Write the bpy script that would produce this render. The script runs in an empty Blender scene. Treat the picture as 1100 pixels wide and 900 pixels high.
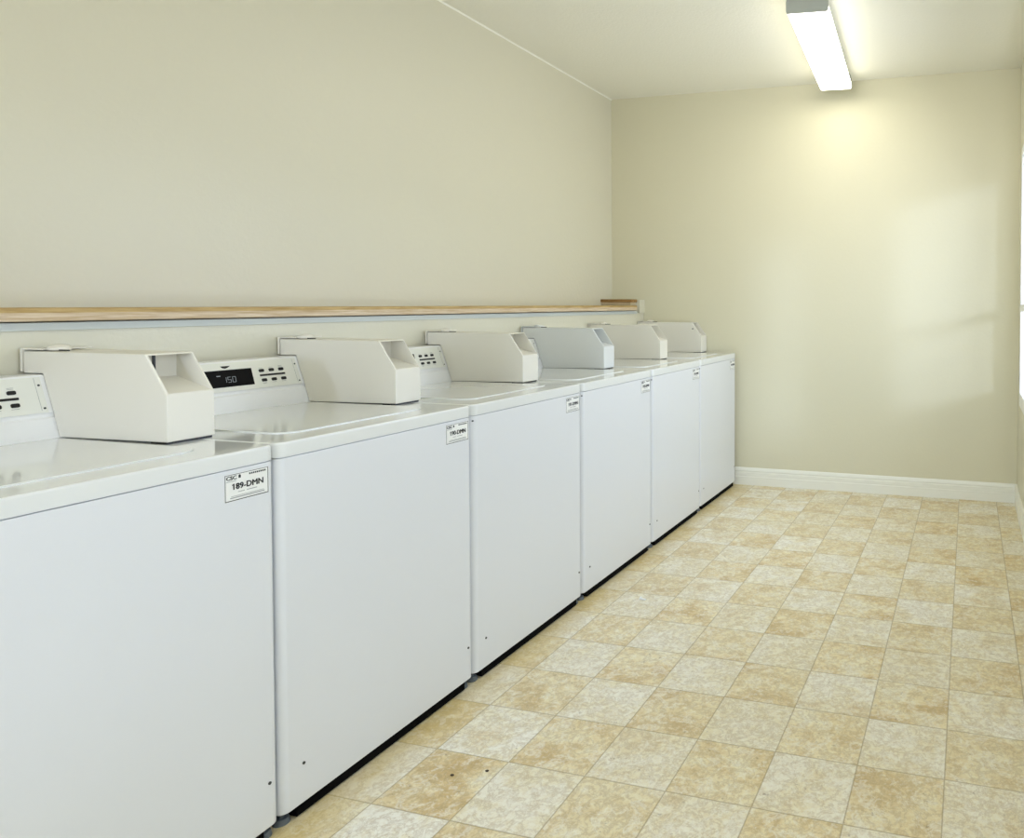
import bpy, bmesh, math, random
from mathutils import Vector, Matrix
S = bpy.context.scene
COL = S.collection
random.seed(4)

# ------------------------------------------------------------------ camera
F, PPX, PPY = 771.5152, 839.5704, 347.448
YAW, PITCH, ROLL = 0.2554, 0.024, 0.0024
CX, CZ = 1.5772, 1.2569
fw = Vector((-math.sin(YAW)*math.cos(PITCH), math.cos(YAW)*math.cos(PITCH), -math.sin(PITCH)))
rt = Vector((math.cos(YAW), math.sin(YAW), 0)); up = rt.cross(fw)
rt2 = math.cos(ROLL)*rt+math.sin(ROLL)*up; up2 = -math.sin(ROLL)*rt+math.cos(ROLL)*up
cd = bpy.data.cameras.new('camera'); cam = bpy.data.objects.new('camera', cd); COL.objects.link(cam)
m = Matrix((rt2, up2, -fw)).transposed().to_4x4(); m.translation = Vector((CX, 0, CZ)); cam.matrix_world = m
cd.sensor_width = 36; cd.lens = F/1100*36
cd.shift_x = -(PPX-550)/1100; cd.shift_y = -(450-PPY)/1100
cd.clip_start = .02
S.camera = cam

# ------------------------------------------------------------------ room constants
XL, XR, YB, YR, ZC = -0.9744, 1.8836, 4.8163, -2.6, 2.768
Y0, P = 0.6397, 0.69            # left end of the nearest machine, pitch of the row
TX, TY, TS = 1.524, 1.9292, 0.2327
XCH = -0.722                    # front of the low wall behind the machines

# ------------------------------------------------------------------ materials
def srgb(r, g, b):
    f = lambda c: (c/255/12.92) if c/255 <= .04045 else ((c/255+.055)/1.055)**2.4
    return (f(r), f(g), f(b), 1)
def mat(name, col, rough=.5, metal=0, spec=.5, coat=0, noise=None, bump=None, emit=None):
    mt = bpy.data.materials.new(name); mt.use_nodes = True
    n = mt.node_tree.nodes; l = mt.node_tree.links; b = n['Principled BSDF']
    b.inputs['Base Color'].default_value = col; b.inputs['Roughness'].default_value = rough
    b.inputs['Metallic'].default_value = metal; b.inputs['Specular IOR Level'].default_value = spec
    b.inputs['Coat Weight'].default_value = coat; b.inputs['Coat Roughness'].default_value = .08
    tc = n.new('ShaderNodeTexCoord')
    if noise:
        sc, amt = noise
        t = n.new('ShaderNodeTexNoise'); t.inputs['Scale'].default_value = sc; t.inputs['Detail'].default_value = 5
        l.new(tc.outputs['Object'], t.inputs['Vector'])
        r = n.new('ShaderNodeMix'); r.data_type = 'RGBA'
        r.inputs[6].default_value = tuple(c*(1-amt) for c in col[:3])+(1,); r.inputs[7].default_value = tuple(min(1, c*(1+amt)) for c in col[:3])+(1,)
        l.new(t.outputs['Fac'], r.inputs[0]); l.new(r.outputs[2], b.inputs['Base Color'])
    if bump:
        sc, st, dist = bump
        t = n.new('ShaderNodeTexNoise'); t.inputs['Scale'].default_value = sc; t.inputs['Detail'].default_value = 3
        l.new(tc.outputs['Object'], t.inputs['Vector'])
        bp = n.new('ShaderNodeBump'); bp.inputs['Strength'].default_value = st; bp.inputs['Distance'].default_value = dist
        l.new(t.outputs['Fac'], bp.inputs['Height']); l.new(bp.outputs['Normal'], b.inputs['Normal'])
    if emit:
        b.inputs['Emission Color'].default_value = emit[0]; b.inputs['Emission Strength'].default_value = emit[1]
    return mt
M = {}
M['wall'] = mat('beige_wall_paint', srgb(216, 212, 190), .38, noise=(1.3, .02), bump=(55, .30, .004))
M['back'] = mat('beige_back_wall_paint', srgb(222, 217, 189), .8, spec=.25, noise=(1.3, .02), bump=(55, .2, .003))
M['ceil'] = mat('cream_ceiling_paint', srgb(241, 239, 224), .7, noise=(60, .015), bump=(80, .4, .004))
M['trim'] = mat('white_gloss_trim', srgb(244, 243, 230), .35, noise=(3, .01))
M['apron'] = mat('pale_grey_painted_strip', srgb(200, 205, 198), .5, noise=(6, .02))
M['enamel'] = mat('white_enamel', srgb(227, 229, 231), .22, coat=.3, noise=(2.5, .01))
M['topenamel'] = mat('warm_white_gloss_enamel', srgb(229, 231, 228), .1, coat=.6, noise=(3, .015))
M['box'] = mat('off_white_powder_coat', srgb(230, 226, 212), .38, noise=(5, .015), bump=(400, .1, .001))
M['boxcool'] = mat('cool_white_powder_coat', srgb(221, 223, 219), .38, noise=(5, .015), bump=(400, .1, .001))
M['console'] = mat('console_white_plastic', srgb(240, 240, 236), .3, noise=(5, .01))
M['panel'] = mat('control_panel_film', srgb(232, 232, 220), .35, noise=(9, .012))
M['black'] = mat('black_plastic', srgb(10, 9, 10), .3, noise=(30, .2))
M['display'] = mat('black_display_glass', srgb(3, 2, 3), .5, spec=.12, noise=(4, .3))
M['digit'] = mat('dim_display_digits', srgb(120, 125, 130), .5, noise=(90, .1), emit=(srgb(170, 180, 185), .12))
M['ink'] = mat('dark_grey_ink', srgb(48, 50, 50), .6, noise=(90, .2))
M['paleink'] = mat('pale_grey_ink', srgb(160, 163, 158), .6, noise=(90, .1))
M['paper'] = mat('white_label_film', srgb(240, 240, 234), .45, noise=(60, .02))
M['screw'] = mat('dark_screw_steel', srgb(70, 72, 70), .4, .6, noise=(90, .2))
M['kick'] = mat('black_base_steel', srgb(5, 5, 5), .9, spec=.1, noise=(20, .3))
M['foot'] = mat('grey_rubber_foot', srgb(96, 104, 108), .5, noise=(60, .2))
M['metal'] = mat('grey_painted_end_plate', srgb(176, 180, 172), .4, .3, noise=(20, .05))
M['housing'] = mat('white_fixture_steel', srgb(222, 222, 208), .45, noise=(20, .02))
M['vinyl'] = mat('white_window_vinyl', srgb(244, 245, 244), .35, noise=(8, .01))
M['scrap'] = mat('white_paper_scrap', srgb(250, 250, 248), .7, noise=(90, .03))
M['crumb'] = mat('dark_crumb', srgb(60, 48, 36), .8, noise=(300, .3))

def nodes_of(name):
    mt = bpy.data.materials.new(name); mt.use_nodes = True
    return mt, mt.node_tree.nodes, mt.node_tree.links, mt.node_tree.nodes['Principled BSDF']
# lit acrylic lens of the fluorescent fixtures
mt, n, l, b = nodes_of('lit_acrylic_lens')
b.inputs['Base Color'].default_value = (.9, .9, .85, 1); b.inputs['Roughness'].default_value = .4
b.inputs['Emission Color'].default_value = (1.0, .97, .86, 1); b.inputs['Emission Strength'].default_value = 3.4
tc = n.new('ShaderNodeTexCoord'); t = n.new('ShaderNodeTexNoise'); t.inputs['Scale'].default_value = 150
bp_ = n.new('ShaderNodeBump'); bp_.inputs['Strength'].default_value = .1; l.new(tc.outputs['Object'], t.inputs['Vector']); l.new(t.outputs['Fac'], bp_.inputs['Height']); l.new(bp_.outputs['Normal'], b.inputs['Normal'])
M['lens'] = mt
# window glass: thin pane, mostly clear with a faint reflection
mt, n, l, b = nodes_of('clear_window_glass')
n.remove(b); tr = n.new('ShaderNodeBsdfTransparent'); gl = n.new('ShaderNodeBsdfGlossy'); gl.inputs['Roughness'].default_value = .03
lw = n.new('ShaderNodeLayerWeight'); lw.inputs['Blend'].default_value = .5; mx = n.new('ShaderNodeMixShader')
pw = n.new('ShaderNodeMath'); pw.operation = 'POWER'; pw.inputs[1].default_value = 5; l.new(lw.outputs['Facing'], pw.inputs[0])
ad = n.new('ShaderNodeMath'); ad.operation = 'MULTIPLY_ADD'; ad.inputs[1].default_value = .5; ad.inputs[2].default_value = .04; l.new(pw.outputs[0], ad.inputs[0])
l.new(ad.outputs[0], mx.inputs[0]); l.new(tr.outputs[0], mx.inputs[1]); l.new(gl.outputs[0], mx.inputs[2]); l.new(mx.outputs[0], n['Material Output'].inputs['Surface'])
M['glass'] = mt
# raw wood ledge: grain runs along the board
def wood(name, c1, c2, sc):
    mt, n, l, b = nodes_of(name)
    tc = n.new('ShaderNodeTexCoord'); mp = n.new('ShaderNodeMapping'); mp.inputs['Scale'].default_value = sc
    t = n.new('ShaderNodeTexNoise'); t.inputs['Scale'].default_value = 1; t.inputs['Detail'].default_value = 6; t.inputs['Roughness'].default_value = .65
    cr = n.new('ShaderNodeValToRGB'); cr.color_ramp.elements[0].position = .32; cr.color_ramp.elements[1].position = .68
    cr.color_ramp.elements[0].color = c1; cr.color_ramp.elements[1].color = c2
    l.new(tc.outputs['Object'], mp.inputs['Vector']); l.new(mp.outputs[0], t.inputs['Vector']); l.new(t.outputs['Fac'], cr.inputs[0]); l.new(cr.outputs[0], b.inputs['Base Color'])
    b.inputs['Roughness'].default_value = .6
    return mt
M['wood'] = wood('raw_board_wood', srgb(184, 156, 116), srgb(222, 205, 178), (60, 8, 160))
M['woodgold'] = wood('golden_board_edge', srgb(160, 128, 70), srgb(206, 178, 120), (60, 8, 160))
M['wooddark'] = wood('varnished_brown_wood', srgb(120, 84, 34), srgb(178, 140, 82), (14, 60, 160))
M['woodlight'] = wood('pale_wood_strip', srgb(190, 172, 132), srgb(222, 208, 176), (14, 60, 160))

# vinyl tile floor: checkerboard of tan and cream marbled squares
mt, n, l, b = nodes_of('marbled_vinyl_tiles')
def math_(op, a, bb=None, c=None):
    x = n.new('ShaderNodeMath'); x.operation = op
    for i, v in enumerate((a, bb, c)):
        if v is None: continue
        if isinstance(v, (int, float)): x.inputs[i].default_value = v
        else: l.new(v, x.inputs[i])
    return x.outputs[0]
def ramp(fac, stops):
    r = n.new('ShaderNodeValToRGB'); e = r.color_ramp.elements
    while len(e) < len(stops): e.new(.5)
    for q, (p, c) in zip(e, stops): q.position = p; q.color = c
    l.new(fac, r.inputs[0]); return r.outputs[0]
def mix(fac, a, bb, mode='MIX'):
    r = n.new('ShaderNodeMix'); r.data_type = 'RGBA'; r.blend_type = mode
    for i, v in ((0, fac), (6, a), (7, bb)):
        if isinstance(v, (int, float, tuple)): r.inputs[i].default_value = v
        else: l.new(v, r.inputs[i])
    return r.outputs[2]
tc = n.new('ShaderNodeTexCoord'); sp = n.new('ShaderNodeSeparateXYZ'); l.new(tc.outputs['Object'], sp.inputs[0])
u = math_('DIVIDE', math_('SUBTRACT', sp.outputs[0], TX), TS); v = math_('DIVIDE', math_('SUBTRACT', sp.outputs[1], TY), TS)
iu = math_('FLOOR', u); iv = math_('FLOOR', v); fu = math_('SUBTRACT', u, iu); fv = math_('SUBTRACT', v, iv)
par = math_('FLOORED_MODULO', math_('ADD', iu, iv), 2)      # 1 = cream square
cb = n.new('ShaderNodeCombineXYZ'); l.new(iu, cb.inputs[0]); l.new(iv, cb.inputs[1])
wn = n.new('ShaderNodeTexWhiteNoise'); wn.noise_dimensions = '2D'; l.new(cb.outputs[0], wn.inputs['Vector'])
off = n.new('ShaderNodeVectorMath'); off.operation = 'SCALE'; off.inputs['Scale'].default_value = 7; l.new(wn.outputs['Color'], off.inputs[0])
vec = n.new('ShaderNodeVectorMath'); vec.operation = 'ADD'; l.new(tc.outputs['Object'], vec.inputs[0]); l.new(off.outputs[0], vec.inputs[1])
def noise(sc, det, rough, dist=0):
    t = n.new('ShaderNodeTexNoise'); t.inputs['Scale'].default_value = sc; t.inputs['Detail'].default_value = det
    t.inputs['Roughness'].default_value = rough; t.inputs['Distortion'].default_value = dist; l.new(vec.outputs[0], t.inputs['Vector']); return t.outputs['Fac']
n1 = noise(6.5, 10, .66, .35); n2 = noise(24, 8, .75, .5); n3 = noise(22, 7, .7, .5); n4 = noise(70, 6, .75)
tan_ = ramp(n1, [(.36, srgb(208, 180, 124)), (.47, srgb(231, 212, 164)), (.56, srgb(241, 229, 190)), (.66, srgb(244, 238, 212))])
crm = ramp(n1, [(.34, srgb(226, 208, 168)), (.45, srgb(242, 234, 206)), (.56, srgb(250, 247, 234)), (.70, srgb(246, 243, 232))])
base = mix(par, tan_, crm)
base = mix(math_('MULTIPLY', math_('SUBTRACT', wn.outputs['Value'], -.1), .45), base, srgb(229, 219, 184))
vein = ramp(n2, [(.44, (0, 0, 0, 1)), (.50, (1, 1, 1, 1)), (.56, (0, 0, 0, 1))])
base = mix(math_('MULTIPLY', vein, .42), base, srgb(168, 146, 108))
pale = ramp(n3, [(.52, (0, 0, 0, 1)), (.60, (1, 1, 1, 1)), (.64, (0, 0, 0, 1))])
base = mix(math_('MULTIPLY', pale, .65), base, srgb(244, 240, 226))
base = mix(math_('MULTIPLY', ramp(n4, [(.38, (1, 1, 1, 1)), (.52, (0, 0, 0, 1))]), .26), base, srgb(200, 172, 118))
base = mix(math_('MULTIPLY', ramp(n4, [(.54, (0, 0, 0, 1)), (.68, (1, 1, 1, 1))]), .5), base, srgb(248, 244, 228))
pits = ramp(noise(55, 3, .6), [(.26, (1, 1, 1, 1)), (.33, (0, 0, 0, 1))])
base = mix(math_('MULTIPLY', pits, .5), base, srgb(130, 108, 76))
eu = math_('MINIMUM', fu, math_('SUBTRACT', 1, fu)); ev = math_('MINIMUM', fv, math_('SUBTRACT', 1, fv)); ed = math_('MINIMUM', eu, ev)
line = ramp(ed, [(.004, (1, 1, 1, 1)), (.011, (0, 0, 0, 1))])
base = mix(math_('MULTIPLY', line, .55), base, srgb(150, 128, 84))
# yellowed grime along the foot of the machines
g = math_('ADD', sp.outputs[0], math_('MULTIPLY', noise(14, 4, .6), .16))
grime = ramp(g, [(.10, (1, 1, 1, 1)), (.21, (0, 0, 0, 1))])
base = mix(math_('MULTIPLY', grime, .45), base, srgb(206, 178, 96))
l.new(base, b.inputs['Base Color']); b.inputs['Roughness'].default_value = .42; b.inputs['Specular IOR Level'].default_value = .35
bu = n.new('ShaderNodeBump'); bu.inputs['Strength'].default_value = .25; bu.inputs['Distance'].default_value = .002
l.new(math_('SUBTRACT', n1, math_('MULTIPLY', line, .6)), bu.inputs['Height']); l.new(bu.outputs['Normal'], b.inputs['Normal'])
M['floor'] = mt

# ------------------------------------------------------------------ mesh helpers
def finish(bm, name, m, parent=None, smooth=True, wn_=True):
    bmesh.ops.recalc_face_normals(bm, faces=bm.faces)
    me = bpy.data.meshes.new(name); bm.to_mesh(me); bm.free()
    ms = m if isinstance(m, (list, tuple)) else [m]
    for q in ms: me.materials.append(q)
    if smooth:
        me.shade_smooth(); me.set_sharp_from_angle(angle=math.radians(40))
    o = bpy.data.objects.new(name, me); COL.objects.link(o)
    if smooth and wn_:
        w = o.modifiers.new('weighted_normals', 'WEIGHTED_NORMAL'); w.keep_sharp = True
    if parent: o.parent = parent
    return o
def add_box(bm, x0, x1, y0, y1, z0, z1, bev=0, seg=2):
    t = bmesh.new()
    bmesh.ops.create_cube(t, size=1)
    for q in t.verts:
        q.co = Vector(((x0+x1)/2+q.co.x*(x1-x0), (y0+y1)/2+q.co.y*(y1-y0), (z0+z1)/2+q.co.z*(z1-z0)))
    if bev: bmesh.ops.bevel(t, geom=t.edges[:], offset=bev, segments=seg, profile=.5, affect='EDGES')
    merge(bm, t)
def merge(bm, t):
    vm = {q: bm.verts.new(q.co) for q in t.verts}
    for f in t.faces:
        nf = bm.faces.new([vm[q] for q in f.verts]); nf.material_index = f.material_index
    t.free()
def add_prism(bm, pts, axis, a0, a1, bev=0, seg=2, sel=None):
    """pts: 2-D outline; axis 'y' -> (x,z) outline run along y; 'z' -> (x,y) outline run up; 'x' -> (y,z)."""
    t = bmesh.new()
    mk = {'y': lambda p, a: (p[0], a, p[1]), 'z': lambda p, a: (p[0], p[1], a), 'x': lambda p, a: (a, p[0], p[1])}[axis]
    A = [t.verts.new(mk(p, a0)) for p in pts]; B = [t.verts.new(mk(p, a1)) for p in pts]
    t.faces.new(A); t.faces.new(B[::-1]); k = len(pts)
    for i in range(k): t.faces.new((A[i], B[i], B[(i+1) % k], A[(i+1) % k]))
    bmesh.ops.recalc_face_normals(t, faces=t.faces)
    if bev:
        ed = [e for e in t.edges if (sel is None or sel(e))]
        bmesh.ops.bevel(t, geom=ed, offset=bev, segments=seg, profile=.5, affect='EDGES')
    merge(bm, t)
def add_cyl(bm, c, r, h, axis='z', seg=24, r2=None):
    t = bmesh.new()
    bmesh.ops.create_cone(t, cap_ends=True, segments=seg, radius1=r, radius2=r if r2 is None else r2, depth=h)
    R = {'z': Matrix.Identity(4), 'x': Matrix.Rotation(math.pi/2, 4, 'Y'), 'y': Matrix.Rotation(-math.pi/2, 4, 'X')}[axis]
    bmesh.ops.transform(t, matrix=Matrix.Translation(c) @ R, verts=t.verts); merge(bm, t)
def round_plan(x0, x1, y0, y1, rf, rb=.004, n_=7):
    """outline with corner radius rf on the front (x1) side and rb at the back"""
    pts = []
    for (cx, cy, r, a0) in ((x1-rf, y0+rf, rf, -90), (x1-rf, y1-rf, rf, 0), (x0+rb, y1-rb, rb, 90), (x0+rb, y0+rb, rb, 180)):
        for k in range(n_+1):
            a = math.radians(a0+90*k/n_); pts.append((cx+r*math.cos(a), cy+r*math.sin(a)))
    return pts
def tag(o, label=None, cat=None, group=None, kind=None):
    if label: o['label'] = label
    if cat: o['category'] = cat
    if group: o['group'] = group
    if kind: o['kind'] = kind
    return o
def struct(name, bm, m, smooth=True): return tag(finish(bm, name, m, smooth=smooth), kind='structure')
def simple_box(name, m, *a, **k):
    bm = bmesh.new(); add_box(bm, *a, **k); return struct(name, bm, m)
def text_mesh(name, body, size, m, parent, origin, ex, ey, align='CENTER', extrude=.0002, shear=0, sx=1, bold=0, heavy=0):
    cu = bpy.data.curves.new(name, 'FONT'); cu.body = body; cu.size = size; cu.extrude = extrude; cu.align_x = align; cu.align_y = 'CENTER'; cu.shear = shear; cu.offset = bold; cu.resolution_u = 3
    o = bpy.data.objects.new(name+'_curve', cu); COL.objects.link(o)
    dg = bpy.context.evaluated_depsgraph_get(); me = bpy.data.meshes.new_from_object(o.evaluated_get(dg))
    bpy.data.objects.remove(o); bpy.data.curves.remove(cu)
    ex = Vector(ex).normalized(); ey = Vector(ey).normalized(); ez = ex.cross(ey)
    for q in me.vertices: q.co = Vector(origin)+ex*q.co.x*sx+ey*q.co.y+ez*(q.co.z+extrude)
    if heavy:            # heavier weight: the same letters laid down again a hair apart, plus the flag of a leading 1
        bm = bmesh.new(); bm.from_mesh(me); src = bm.faces[:]
        for da, db in ((heavy, 0), (-heavy, 0), (0, heavy), (0, -heavy)):
            d = bmesh.ops.duplicate(bm, geom=src)
            bmesh.ops.translate(bm, verts=[q for q in d['geom'] if isinstance(q, bmesh.types.BMVert)], vec=ex*da+ey*db)
        if body.startswith('1'):
            lo = min(q.co.dot(ex) for q in bm.verts); hi = max(q.co.dot(ey) for q in bm.verts); zz = bm.verts[:][0].co.dot(ez)
            pts = [(lo+.0004, hi), (lo+.0004, hi-.0022), (lo-.0024, hi-.0042), (lo-.0024, hi-.0026)]
            A = [bm.verts.new(ex*a+ey*b_+ez*(Vector(origin).dot(ez)-.0001)) for a, b_ in pts]; B = [bm.verts.new(q.co+ez*.0009) for q in A]
            bm.faces.new(A); bm.faces.new(B[::-1])
            for i in range(4): bm.faces.new((A[i], B[i], B[(i+1) % 4], A[(i+1) % 4]))
        bm.to_mesh(me); bm.free()
    me.materials.clear(); me.materials.append(m); me.name = name
    r = bpy.data.objects.new(name, me); COL.objects.link(r); r.parent = parent
    return r

# ------------------------------------------------------------------ the room
T = .14
simple_box('floor', M['floor'], XL-T, XR+T, YR-T, YB+T, -.1, 0)
simple_box('ceiling', M['ceil'], XL-T, XR+T, YR-T, YB+T, ZC, ZC+.1)
simple_box('wall_left', M['wall'], XL-T, XL, YR-T, YB+T, 0, ZC)
simple_box('wall_back', M['back'], XL, XR+T, YB, YB+T, 0, ZC)
FX0, FX1, FZ0, FZ1 = -.20, 1.60, .75, 2.25     # unseen wide window added behind the camera to light boxes and back wall
bm = bmesh.new()
add_box(bm, XL, FX0, YR-T, YR, 0, ZC); add_box(bm, FX1, XR+T, YR-T, YR, 0, ZC)
add_box(bm, FX0, FX1, YR-T, YR, 0, FZ0); add_box(bm, FX0, FX1, YR-T, YR, FZ1, ZC)
struct('wall_front', bm, M['wall'], smooth=False)
bm = bmesh.new()
for (a, bb, c, dd) in ((FX0, FX1, FZ0, FZ0+.05), (FX0, FX1, FZ1-.05, FZ1), (FX0, FX0+.05, FZ0+.05, FZ1-.05), (FX1-.05, FX1, FZ0+.05, FZ1-.05), ((FX0+FX1)/2-.025, (FX0+FX1)/2+.025, FZ0+.05, FZ1-.05)):
    add_box(bm, a, bb, YR-.09, YR+.01, c, dd, bev=.003)
added_win = struct('window_3', bm, M['vinyl'])
for a, bb in ((FX0+.05, (FX0+FX1)/2-.025), ((FX0+FX1)/2+.025, FX1-.05)):
    bm = bmesh.new(); add_box(bm, a-.004, bb+.004, YR-.045, YR-.041, FZ0+.046, FZ1-.046); finish(bm, 'pane', M['glass'], added_win, smooth=False)
# right wall with two window openings
WZ0, WZ1 = .66, 2.20
WIN = [(2.55, 4.55), (.25, 1.45)]
bm = bmesh.new()
ys = [YR, WIN[1][0], WIN[1][1], WIN[0][0], WIN[0][1], YB]
for i in range(5):
    if i % 2 == 0: add_box(bm, XR, XR+T, ys[i], ys[i+1], 0, ZC)
    else:
        add_box(bm, XR, XR+T, ys[i], ys[i+1], 0, WZ0); add_box(bm, XR, XR+T, ys[i], ys[i+1], WZ1, ZC)
struct('wall_right', bm, M['wall'], smooth=False)
for k, (y0, y1) in enumerate(WIN):
    bm = bmesh.new(); f = .045
    for (a, bb, c, dd) in ((y0, y1, WZ0, WZ0+f), (y0, y1, WZ1-f, WZ1), (y0, y0+f, WZ0+f, WZ1-f), (y1-f, y1, WZ0+f, WZ1-f)):
        add_box(bm, XR-.010, XR+.09, a, bb, c, dd, bev=.003)
    win = struct('window_%d' % (k+1), bm, M['vinyl'])
    zm = 1.25
    for nm, x0, x1, z0, z1 in (('upper_sash', XR+.045, XR+.075, zm-.02, WZ1-f), ('lower_sash', XR-.012, XR+.030, WZ0+f, zm+.02)):
        bm = bmesh.new(); s = .04
        for (a, bb, c, dd) in ((y0+f, y1-f, z0, z0+s), (y0+f, y1-f, z1-s, z1), (y0+f, y0+f+s, z0+s, z1-s), (y1-f-s, y1-f, z0+s, z1-s)):
            add_box(bm, x0, x1, a, bb, c, dd, bev=.002)
        sa = finish(bm, nm, M['vinyl'], win)
        bm = bmesh.new(); xm = (x0+x1)/2; add_box(bm, xm-.002, xm+.002, y0+f+s-.004, y1-f-s+.004, z0+s-.004, z1-s+.004)
        finish(bm, 'pane', M['glass'], sa, smooth=False)
# low wall behind the machines, with the raised end block against the back wall
simple_box('wall_low', M['wall'], XL, XCH, YR, YB, 0, 1.206)
simple_box('trim_1', M['wall'], XL, -.712, 4.735, YB, 1.206, 1.300, bev=.002)
bm = bmesh.new()      # board glued up from two layers, the upper one golden
add_prism(bm, [(XL, 1.2135), (-.697, 1.2135), (-.695, 1.2155), (-.695, 1.2352), (XL, 1.2352)], 'y', YR, 4.66)
nf = len(bm.faces)
add_prism(bm, [(XL, 1.2353), (-.6955, 1.2353), (-.6955, 1.2455), (-.6975, 1.2475), (XL, 1.2475)], 'y', YR, 4.659)
bm.faces.ensure_lookup_table()
for f_ in bm.faces[nf:]: f_.material_index = 1
# ledge board climbs about a centimetre towards the back wall
for q in bm.verts: q.co.z += -.004+.0035*(q.co.y-0)
tag(finish(bm, 'ledge_board', [M['wood'], M['woodgold']]), 'long raw wooden ledge board along the left wall above the washing machines', 'ledge', kind='structure')
bm = bmesh.new(); add_box(bm, XCH, XCH+.007, YR, 4.70, 1.188, 1.2085, bev=.001)  # thin pale grey strip just under the ledge board
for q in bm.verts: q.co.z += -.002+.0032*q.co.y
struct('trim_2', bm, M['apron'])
bm = bmesh.new(); add_box(bm, XL, -.731, 4.644, 4.735, 1.282, 1.304, bev=.003)
blk = tag(finish(bm, 'wooden_block', M['wooddark']), 'short brown wooden block in the back left corner on the end of the ledge', 'wooden block')
bm = bmesh.new(); add_box(bm, XL, -.742, 4.652, 4.735, 1.262, 1.282, bev=.002)
finish(bm, 'lower_strip', M['woodlight'], blk)
blk.children[0]['label'] = 'pale wooden strip under the brown block'
# caulk bead where the left wall meets the ceiling
bm = bmesh.new(); add_prism(bm, [(XL, ZC), (XL+.007, ZC), (XL, ZC-.007)], 'y', YR, YB); struct('trim_3', bm, M['trim'])
# baseboards, with the stepped profile of the photo
prof = [(0, 0), (.016, 0), (.016, .058), (.012, .061), (.012, .064), (.014, .067), (.014, .088), (.010, .091), (.010, .095), (.013, .099), (.012, .114), (.006, .121), (0, .121)]
bm = bmesh.new(); add_prism(bm, [(YB-a, c) for a, c in prof], 'x', XCH, XR); struct('baseboard_back', bm, M['trim'])
bm = bmesh.new(); add_prism(bm, [(XR-a, c) for a, c in prof], 'y', YR, YB-.0165); struct('baseboard_right', bm, M['trim'])

# ------------------------------------------------------------------ fluorescent fixtures
def fixture(cx, y0, y1, rz, label, first=None):
    L = (y1-y0)/2; cy = (y0+y1)/2
    r = bpy.data.objects.new('fluorescent_ceiling_light', None); COL.objects.link(r)
    r.location = (cx, cy, ZC); r.rotation_euler = (0, 0, rz)
    tag(r, label, 'ceiling light', 'fluorescent ceiling lights')
    bm = bmesh.new(); add_box(bm, -.078, .078, -L+.004, L-.004, -.0600, -.0005, bev=.002); add_box(bm, -.100, .100, -L+.004, L-.004, -.0630, -.0600)
    finish(bm, 'housing', M['housing'], r)
    bm = bmesh.new()
    add_prism(bm, [(-.0995, -.0635), (-.1005, -.070), (-.101, -.088), (-.095, -.0975), (-.085, -.1), (.085, -.1), (.095, -.0975), (.101, -.088), (.1005, -.070), (.0995, -.0635)], 'y', -L+.005, L-.005)
    finish(bm, 'diffuser', M['lens'], r)
    for s in (-1, 1):
        bm = bmesh.new()
        a, bb = sorted((s*(L-.005), s*(L)))
        add_prism(bm, [(-.094, -.0008), (-.1035, -.045), (-.1035, -.090), (-.096, -.101), (.096, -.101), (.1035, -.090), (.1035, -.045), (.094, -.0008)], 'y', a, bb, bev=.0015, seg=1)
        finish(bm, 'end_cap', M['metal'], r)
    return r
fixture(.768, 3.40, 4.655, math.radians(4.0), 'white fluorescent ceiling light with a lit lens above the aisle, near the back wall')
fixture(.80, -.75, .505, 0, 'second fluorescent ceiling light, nearer than the one by the back wall')

# ------------------------------------------------------------------ washing machine
BX, BY = -.33, .345              # local origin: centre of the machine on the floor
def sh(bm):
    for q in bm.verts: q.co.x -= BX; q.co.y -= BY
def part(bm, name, m, parent, **k):
    sh(bm); return finish(bm, name, m, parent, **k)
CT = Vector((-.637, 0, 1.084)); CB = Vector((-.602, 0, .990)); CS = (CB-CT).normalized(); CN = Vector((-CS.z, 0, CS.x))
if CN.x < 0: CN = -CN
def cp(y, s, h=0):               # a point on the sloping control panel: y along it, s down it, h off it
    q = CT+CS*s+CN*h; return Vector((q.x, y, q.z))
def slab(bm, pts, h0, h1):       # thin plate on the control panel
    A = [bm.verts.new(cp(y, s, h0)) for y, s in pts]; B = [bm.verts.new(cp(y, s, h1)) for y, s in pts]
    bm.faces.new(A); bm.faces.new(B[::-1]); k = len(pts)
    for i in range(k): bm.faces.new((A[i], B[i], B[(i+1) % k], A[(i+1) % k]))
def rrect(yc, sc, w, h, r, n_=4):
    out = []
    for (a, b_, a0) in ((yc+w/2-r, sc-h/2+r, -90), (yc+w/2-r, sc+h/2-r, 0), (yc-w/2+r, sc+h/2-r, 90), (yc-w/2+r, sc-h/2+r, 180)):
        for k in range(n_+1):
            t = math.radians(a0+90*k/n_); out.append((a+r*math.cos(t), b_+r*math.sin(t)))
    return out

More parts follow.
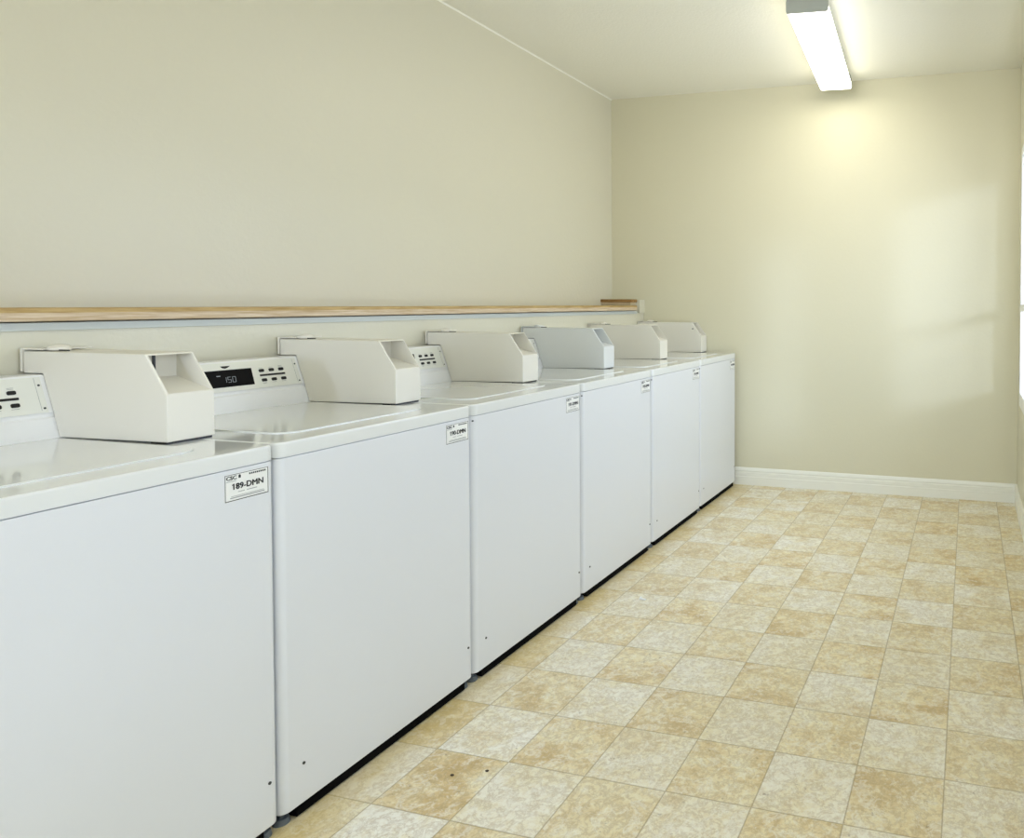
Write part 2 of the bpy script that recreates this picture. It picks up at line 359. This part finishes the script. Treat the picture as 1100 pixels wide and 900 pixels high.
def coin_box(k, m, label, side_lock=False):
    parent = bpy.data.objects.new('coin_box', None); COL.objects.link(parent); parent.location = (BX, Y0+k*P+BY, 0)
    tag(parent, label, 'coin box', 'coin boxes on top of the washing machines')
    CBX, CBY, CBZ = -.45, .667, .93; parent.location = (CBX, Y0+k*P+CBY, CBZ)
    def part(bm, name, m_, pa, **kw):
        for q in bm.verts: q.co -= Vector((CBX, CBY, CBZ))
        return finish(bm, name, m_, pa, **kw)
    ya, yb = .612, .722
    if side_lock: yb = .7185
    bm = bmesh.new()
    # outer shell: profile in x-z, with a pocket let into the sloping face
    zt, zb = 1.141, .9345
    o = [(-.703, zt), (-.703, 1.0862), (-.6365, 1.0862), (-.601, .990), (-.5815, .9312), (-.229, .9352), (-.229, 1.046), (-.296, zt)]
    V = {}
    for s, y in ((0, ya), (1, yb)):
        V[s] = [bm.verts.new((x, y, z)) for x, z in o]
    bm.faces.new(V[0]); bm.faces.new(V[1][::-1])
    for i in range(8):
        if i == 6: continue
        bm.faces.new((V[0][i], V[1][i], V[1][(i+1) % 8], V[0][(i+1) % 8]))
    t = .0055
    A = Vector((-.229, 0, 1.046)); B = Vector((-.296, 0, zt)); D = (B-A).normalized()
    lo = A+D*.003; hi = B-D*.005
    rim = [bm.verts.new((q.x, y, q.z)) for q, y in ((lo, ya+t), (lo, yb-t), (hi, yb-t), (hi, ya+t))]
    out_ = [V[0][6], V[1][6], V[1][7], V[0][7]]
    for i in range(4): bm.faces.new((out_[i], out_[(i+1) % 4], rim[(i+1) % 4], rim[i]))
    fl = [bm.verts.new((-.345, y, 1.080)) for y in (ya+t, yb-t)]
    tp = [bm.verts.new((-.345, y, zt-.006)) for y in (ya+t, yb-t)]
    bm.faces.new((rim[0], rim[1], fl[1], fl[0])); bm.faces.new((fl[0], fl[1], tp[1], tp[0])); bm.faces.new((tp[0], tp[1], rim[2], rim[3]))
    bm.faces.new((rim[0], fl[0], tp[0], rim[3])); bm.faces.new((rim[1], rim[2], tp[1], fl[1]))
    bmesh.ops.recalc_face_normals(bm, faces=bm.faces)
    for s in (0, 1): pass
    ed = [e for e in bm.edges if all(q in V[0]+V[1] for q in e.verts)]
    bmesh.ops.bevel(bm, geom=ed, offset=.003, segments=2, profile=.5, affect='EDGES')
    part(bm, 'case', m, parent); cb_ = parent
    bm = bmesh.new()
    add_box(bm, -.3448, -.3405, ya+.049, ya+.054, 1.088, 1.1335)
    part(bm, 'coin_slot', M['black'], cb_, smooth=False)
    bm = bmesh.new()      # back cover folded over the top
    add_box(bm, -.7135, -.7065, ya-.001, yb-.002, 1.0895, 1.148, bev=.0015)
    add_box(bm, -.7070, -.640, ya+.002, yb-.002, 1.1438, 1.148, bev=.0012)
    part(bm, 'back_cover', m, cb_)
    bm = bmesh.new()      # domed lock cover with its dark latch
    t = bmesh.new(); bmesh.ops.create_uvsphere(t, u_segments=24, v_segments=12, radius=1)
    for q in t.verts:
        q.co = Vector((-.628+q.co.x*.027, ya+.030+q.co.y*.022, 1.1465+max(q.co.z, -.3)*.012))
    merge(bm, t); part(bm, 'lock_dome', m, cb_)
    bm = bmesh.new(); add_cyl(bm, (-.586, ya+.016, 1.1438), .0018, .034, 'x', 12); part(bm, 'latch', M['screw'], cb_)
    bm = bmesh.new(); add_box(bm, -.285, -.234, ya+.003, yb-.004, .9301, .9350); part(bm, 'rubber_pad', M['black'], cb_, smooth=False)
    if side_lock:
        bm = bmesh.new(); add_cyl(bm, (-.292, ya-.001, 1.098), .0045, .005, 'y', 16); part(bm, 'side_lock', M['screw'], cb_)
    return cb_

def service_label(parent, number):
    y0, y1, z0, z1, x = .567, .669, .821, .882, .0004
    bm = bmesh.new()
    add_prism(bm, [(a, c) for a, c in [(y0+.003, z0), (y1-.003, z0), (y1-.001, z0+.001), (y1, z0+.003), (y1, z1-.003), (y1-.001, z1-.001), (y1-.003, z1), (y0+.003, z1), (y0+.001, z1-.001), (y0, z1-.003), (y0, z0+.003), (y0+.001, z0+.001)]], 'x', -.0006, x)
    lb = part(bm, 'service_label', M['paper'], parent, smooth=False)
    bm = bmesh.new(); w = .0011; g = .0008; a, b_, c, e = y0+g, y1-g, z0+g, z1-g
    for q in ((a, b_, c, c+w*1.6), (a, b_, e-w, e), (a, a+w, c, e), (b_-w, b_, c, e)): add_box(bm, x-.0002, x+.0004, *q)
    part(bm, 'border', M['ink'], lb, smooth=False)
    O = lambda y, z: (x-BX, y-BY, z)
    text_mesh('number_lettering', number, .0185, M['ink'], lb, O((y0+y1)/2+.002, z0+.0315), (0, 1, 0), (0, 0, 1), sx=.97, extrude=.0004, heavy=.00035)
    text_mesh('logo_lettering', 'CSC', .0115, M['ink'], lb, O(y0+.0035, z1-.0088), (0, 1, 0), (0, 0, 1), align='LEFT', sx=1.1, extrude=.0004, bold=.00025)
    bm = bmesh.new()      # small emblem beside the logo, fine print as grey lines
    add_prism(bm, [(y0+.0315, z1-.0115), (y0+.0365, z1-.0115), (y0+.0365, z1-.0055), (y0+.034, z1-.0035), (y0+.0315, z1-.0055)], 'x', x-.0002, x+.0004)
    for k in range(9):
        add_box(bm, x-.0002, x+.0004, y0+.056+k*.0045, y0+.0592+k*.0045, z1-.0085, z1-.0048)
    part(bm, 'emblem', M['ink'], lb, smooth=False)
    bm = bmesh.new()
    for ya, yb, zz, hh in ((y0+.004, y0+.026, z1-.0165, .0012), (y0+.03, y0+.045, z0+.0185, .0013), (y0+.050, y0+.074, z0+.0185, .0016), (y0+.014, y1-.012, z0+.0105, .0011), (y0+.012, y1-.010, z0+.0065, .0022)):
        add_box(bm, x-.0002, x+.0004, ya, yb, zz, zz+hh)
    part(bm, 'fine_print', M['paleink'], lb, smooth=False)
    return lb

def machine(k, number, label, boxlabel, boxmat='box', dx=0):
    root = bpy.data.objects.new('washing_machine', None); COL.objects.link(root)
    root.location = (BX+dx, Y0+k*P+BY, 0)
    tag(root, label, 'washing machine', 'coin-operated washing machines in a row')
    zseam = .8933
    bm = bmesh.new()
    add_prism(bm, round_plan(-.665, 0, .003, .687, .020), 'z', .032, zseam-.0013, bev=.002, seg=2, sel=lambda e: abs(e.verts[0].co.z-e.verts[1].co.z) < 1e-6)
    add_prism(bm, round_plan(-.66, -.006, .009, .681, .016), 'z', zseam-.003, zseam+.004)
    part(bm, 'cabinet', M['enamel'], root)
    bm = bmesh.new()
    add_prism(bm, round_plan(-.668, .0015, .0015, .6885, .024), 'z', zseam+.0013, .930, bev=.0055, seg=4, sel=lambda e: min(v_.co.z for v_ in e.verts) > .92)
    part(bm, 'top_cover', M['topenamel'], root)
    # hinged lid: a rounded plate standing just proud of the top
    pts = round_plan(-.556, -.088, .097, .595, .055, .02, 8)
    bm = bmesh.new(); add_prism(bm, pts, 'z', .9285, .9335, bev=.0022, seg=3, sel=lambda e: min(v_.co.z for v_ in e.verts) > .932)
    # let its edge down where the coin box stands
    part(bm, 'lid', M['topenamel'], root)
    # console
    bm = bmesh.new()
    add_prism(bm, [(-.700, .9285), (-.700, 1.078), (-.694, 1.084), (-.641, 1.084), (-.637, 1.082), (-.6035, .992), (-.606, .9895), (-.6045, .9815), (-.5985, .979), (-.584, .9315), (-.584, .9285)], 'y', .006, .680, bev=.0012, seg=1)
    con = part(bm, 'console', M['console'], root)
    bm = bmesh.new(); slab(bm, [(.012, .006), (.6045, .006), (.6045, .097), (.012, .097)], -.001, .0009)
    part(bm, 'control_panel', M['panel'], con, smooth=False)
    bm = bmesh.new(); slab(bm, [(.215, .029), (.4455, .029), (.4425, .083), (.227, .083)], 0, .0018)
    part(bm, 'display', M['display'], con, smooth=False)
    bm = bmesh.new(); slab(bm, [(.352, .0165), (.382, .0165), (.372, .0225), (.3645, .0245), (.357, .0225)], 0, .0018)
    part(bm, 'emblem', M['black'], con, smooth=False)
    # three figures of a seven segment display, leaning
    segs = {'1': 'bc', '5': 'afgcd', '0': 'abcdef'}
    bm = bmesh.new()
    def bar(y0, s0, y1, s1, w=.0011):
        d = Vector((y1-y0, s1-s0)).normalized(); nn = Vector((-d.y, d.x))*w/2
        slab(bm, [(y0+nn.x, s0+nn.y), (y1+nn.x, s1+nn.y), (y1-nn.x, s1-nn.y), (y0-nn.x, s0-nn.y)], .0018, .0021)
    for i, ch in enumerate('150'):
        a = .350+i*.0145; w, h0, hm, h1 = .0095, .052, .0605, .069; ln = .003
        P_ = {'a': (a, h0, a+w, h0), 'b': (a+w, h0, a+w-.001, hm), 'c': (a+w-.001, hm, a+w-.002, h1), 'd': (a-.002, h1, a+w-.002, h1), 'e': (a-.001, hm, a-.002, h1), 'f': (a, h0, a-.001, hm), 'g': (a-.001, hm, a+w-.001, hm)}
        for c in segs[ch]: bar(*P_[c])
    slab(bm, rrect(.338, .047, .012, .0025, .0008, 2), .0018, .0021)
    part(bm, 'display_digits', M['digit'], con, smooth=False)
    for s in (.0405, .0725):
        for y in (.4765, .5100, .5435):
            bm = bmesh.new(); slab(bm, rrect(y+(.001 if s > .05 else 0), s, .0168, .0098, .0032), 0, .0030); part(bm, 'button', M['black'], con, smooth=False)
    bm = bmesh.new(); slab(bm, rrect(.511, .0562, .087, .0062, .0012), 0, .0018); part(bm, 'indicator_strip', M['black'], con, smooth=False)
    bm = bmesh.new()
    for y in (.4765, .51, .5435):
        slab(bm, rrect(y, .0315, .013, .0010, .0003, 1), .0008, .0012); slab(bm, rrect(y, .0815, .015, .0010, .0003, 1), .0008, .0012)
    slab(bm, rrect(.5435, .0285, .013, .0010, .0003, 1), .0008, .0012); slab(bm, rrect(.5435-.067, .0842, .010, .0010, .0003, 1), .0008, .0012)
    slab(bm, rrect(.592, .050, .0006, .084, .0002, 1), .0008, .0012)
    tag(part(bm, 'panel_print', M['paleink'], con, smooth=False), kind='stuff')
    for s in (.027, .086):
        q = cp(.5985, s, .0008); bm = bmesh.new(); t = bmesh.new()
        bmesh.ops.create_cone(t, cap_ends=True, segments=16, radius1=.0030, radius2=.0024, depth=.0022)
        rot = Vector((0, 0, 1)).rotation_difference(CN).to_matrix().to_4x4(); bmesh.ops.transform(t, matrix=Matrix.Translation(q) @ rot, verts=t.verts)
        merge(bm, t); part(bm, 'screw', M['screw'], con)
    service_label(root, number)
    for y, z in ((.060, .130), (.661, .137)):
        bm = bmesh.new(); add_cyl(bm, (.0006, y, z), .0036, .003, 'x', 16); part(bm, 'screw', M['screw'], root)
    if k >= 2:
        bm = bmesh.new(); add_cyl(bm, (-.0055, .0085, .876), .0028, .004, 'x', 12); part(bm, 'screw', M['screw'], root)
    bm = bmesh.new(); add_box(bm, -.655, -.006, .045, .650, .004, .0335); part(bm, 'base_plate', M['kick'], root, smooth=False)
    for x in (-.63, -.030):
        for y in (.024, .666):
            bm = bmesh.new(); add_cyl(bm, (x, y, .0065), .019, .013, 'z', 24, r2=.016); add_cyl(bm, (x, y, .022), .007, .022, 'z', 12); part(bm, 'foot', M['foot'], root)
    coin_box(k, M[boxmat], boxlabel, side_lock=(k == 5))
    return root
machine(0, '189-DMN', 'white washing machine nearest the camera, its front label reading 189-DMN',
        'off-white metal coin box nearest the camera, on the machine cut off by the left edge')
machine(1, '190-DMN', 'second nearest white washing machine, its black display in view',
        'off-white metal coin box just right of the black display reading 150')
machine(2, '191-DMN', 'third nearest white washing machine, its display hidden behind a coin box',
        'third nearest metal coin box, off-white, just in front of the cool grey-white one')
machine(3, '192-DMN', 'fourth nearest white washing machine, under the cool grey-white coin box',
        'cool grey-white metal coin box, greyer than all the others in the row', 'boxcool')
machine(4, '193-DMN', 'fifth white washing machine from the camera, last but one before the back wall',
        'off-white metal coin box second from the back wall')
machine(5, '194-DMN', 'farthest white washing machine, standing against the beige back wall',
        'farthest metal coin box, touching the back wall, with a small dark side lock', dx=-.002)

# ------------------------------------------------------------------ litter on the floor
bm = bmesh.new()
add_prism(bm, [(-.012, .018), (-.006, .02), (.000, .004), (.026, -.004), (.024, -.012), (-.006, -.006)], 'z', .0, .0035)
for q in bm.verts: q.co.z += .002*math.sin(q.co.x*120)+.002; q.co.z = max(q.co.z, 0)
o = finish(bm, 'paper_scrap', M['scrap'], smooth=False); o.location = (.226, 2.80, 0)
tag(o, 'tiny curled white paper scrap lying on the tiles in front of the fourth machine', 'paper scrap')
for (x, y, lab) in ((.250, 1.608, 'left'), (.329, 1.647, 'right')):
    bm = bmesh.new(); bmesh.ops.create_icosphere(bm, subdivisions=2, radius=.0042)
    for q in bm.verts: q.co.z = q.co.z*.45+.0019; q.co.x *= 1.3+random.uniform(-.15, .15); q.co.y *= random.uniform(.85, 1.1)
    o = finish(bm, 'crumb', M['crumb']); o.location = (x, y, 0)
    tag(o, 'small dark crumb on the floor tiles by the second machine, %s of the pair' % lab, 'crumb', 'crumbs on the floor')

# ------------------------------------------------------------------ light
w = bpy.data.worlds.new('sky'); S.world = w; w.use_nodes = True; n = w.node_tree.nodes; l = w.node_tree.links
bg = n['Background']; bg.inputs['Strength'].default_value = 5.4
tc = n.new('ShaderNodeTexCoord'); sp = n.new('ShaderNodeSeparateXYZ'); l.new(tc.outputs['Generated'], sp.inputs[0])
cr = n.new('ShaderNodeValToRGB'); cr.color_ramp.elements[0].position = .47; cr.color_ramp.elements[0].color = (.80, .86, 1.0, 1)
cr.color_ramp.elements[1].position = .53; cr.color_ramp.elements[1].color = (.67, .79, 1.0, 1)
mr = n.new('ShaderNodeMapRange'); mr.inputs['From Min'].default_value = -1; l.new(sp.outputs[2], mr.inputs['Value']); l.new(mr.outputs[0], cr.inputs[0]); mr2 = n.new('ShaderNodeMapRange'); mr2.inputs['From Min'].default_value = -1; mr2.inputs['From Max'].default_value = 1
cr2 = n.new('ShaderNodeValToRGB'); e = cr2.color_ramp.elements; e[0].position = .52; e[0].color = (.85, .85, .85, 1); e[1].position = .63; e[1].color = (.09, .09, .09, 1)
q_ = e.new(.74); q_.color = (.09, .09, .09, 1); q_ = e.new(.84); q_.color = (.30, .30, .30, 1)
l.new(sp.outputs[0], mr2.inputs['Value']); vm = n.new('ShaderNodeVectorMath'); vm.operation = 'SCALE'; l.new(cr.outputs[0], vm.inputs[0]); l.new(mr2.outputs[0], cr2.inputs[0]); l.new(cr2.outputs[0], vm.inputs['Scale']); l.new(vm.outputs[0], bg.inputs['Color'])
sd = bpy.data.lights.new('hazy_sun', 'SUN'); sd.energy = .25; sd.angle = math.radians(5); sd.color = (.62, .72, 1.0)
so = bpy.data.objects.new('hazy_sun', sd); COL.objects.link(so)
so.rotation_euler = Vector((-.41, 1, -.11)).to_track_quat('-Z', 'Y').to_euler()
for y0, y1 in WIN:               # tells the renderer where the daylight comes in; adds no light
    pl = bpy.data.lights.new('window_portal', 'AREA'); pl.shape = 'RECTANGLE'; pl.size = y1-y0; pl.size_y = WZ1-WZ0; pl.cycles.is_portal = True
    po = bpy.data.objects.new('window_portal', pl); COL.objects.link(po); po.location = (XR+T+.01, (y0+y1)/2, (WZ0+WZ1)/2)
    po.rotation_euler = Matrix((Vector((0, 1, 0)), Vector((0, 0, 1)), Vector((1, 0, 0)))).transposed().to_euler()

pl = bpy.data.lights.new('window_portal', 'AREA'); pl.shape = 'RECTANGLE'; pl.size = FX1-FX0; pl.size_y = FZ1-FZ0; pl.cycles.is_portal = True
po = bpy.data.objects.new('window_portal', pl); COL.objects.link(po); po.location = ((FX0+FX1)/2, YR-T-.01, (FZ0+FZ1)/2)
po.rotation_euler = Vector((0, 1, 0)).to_track_quat('-Z', 'Z').to_euler()
vs = S.view_settings; S.display_settings.display_device = 'sRGB'
vs.view_transform = 'Standard'; vs.look = 'None'; vs.gamma = 1; vs.use_curve_mapping = False; vs.exposure = 1.51
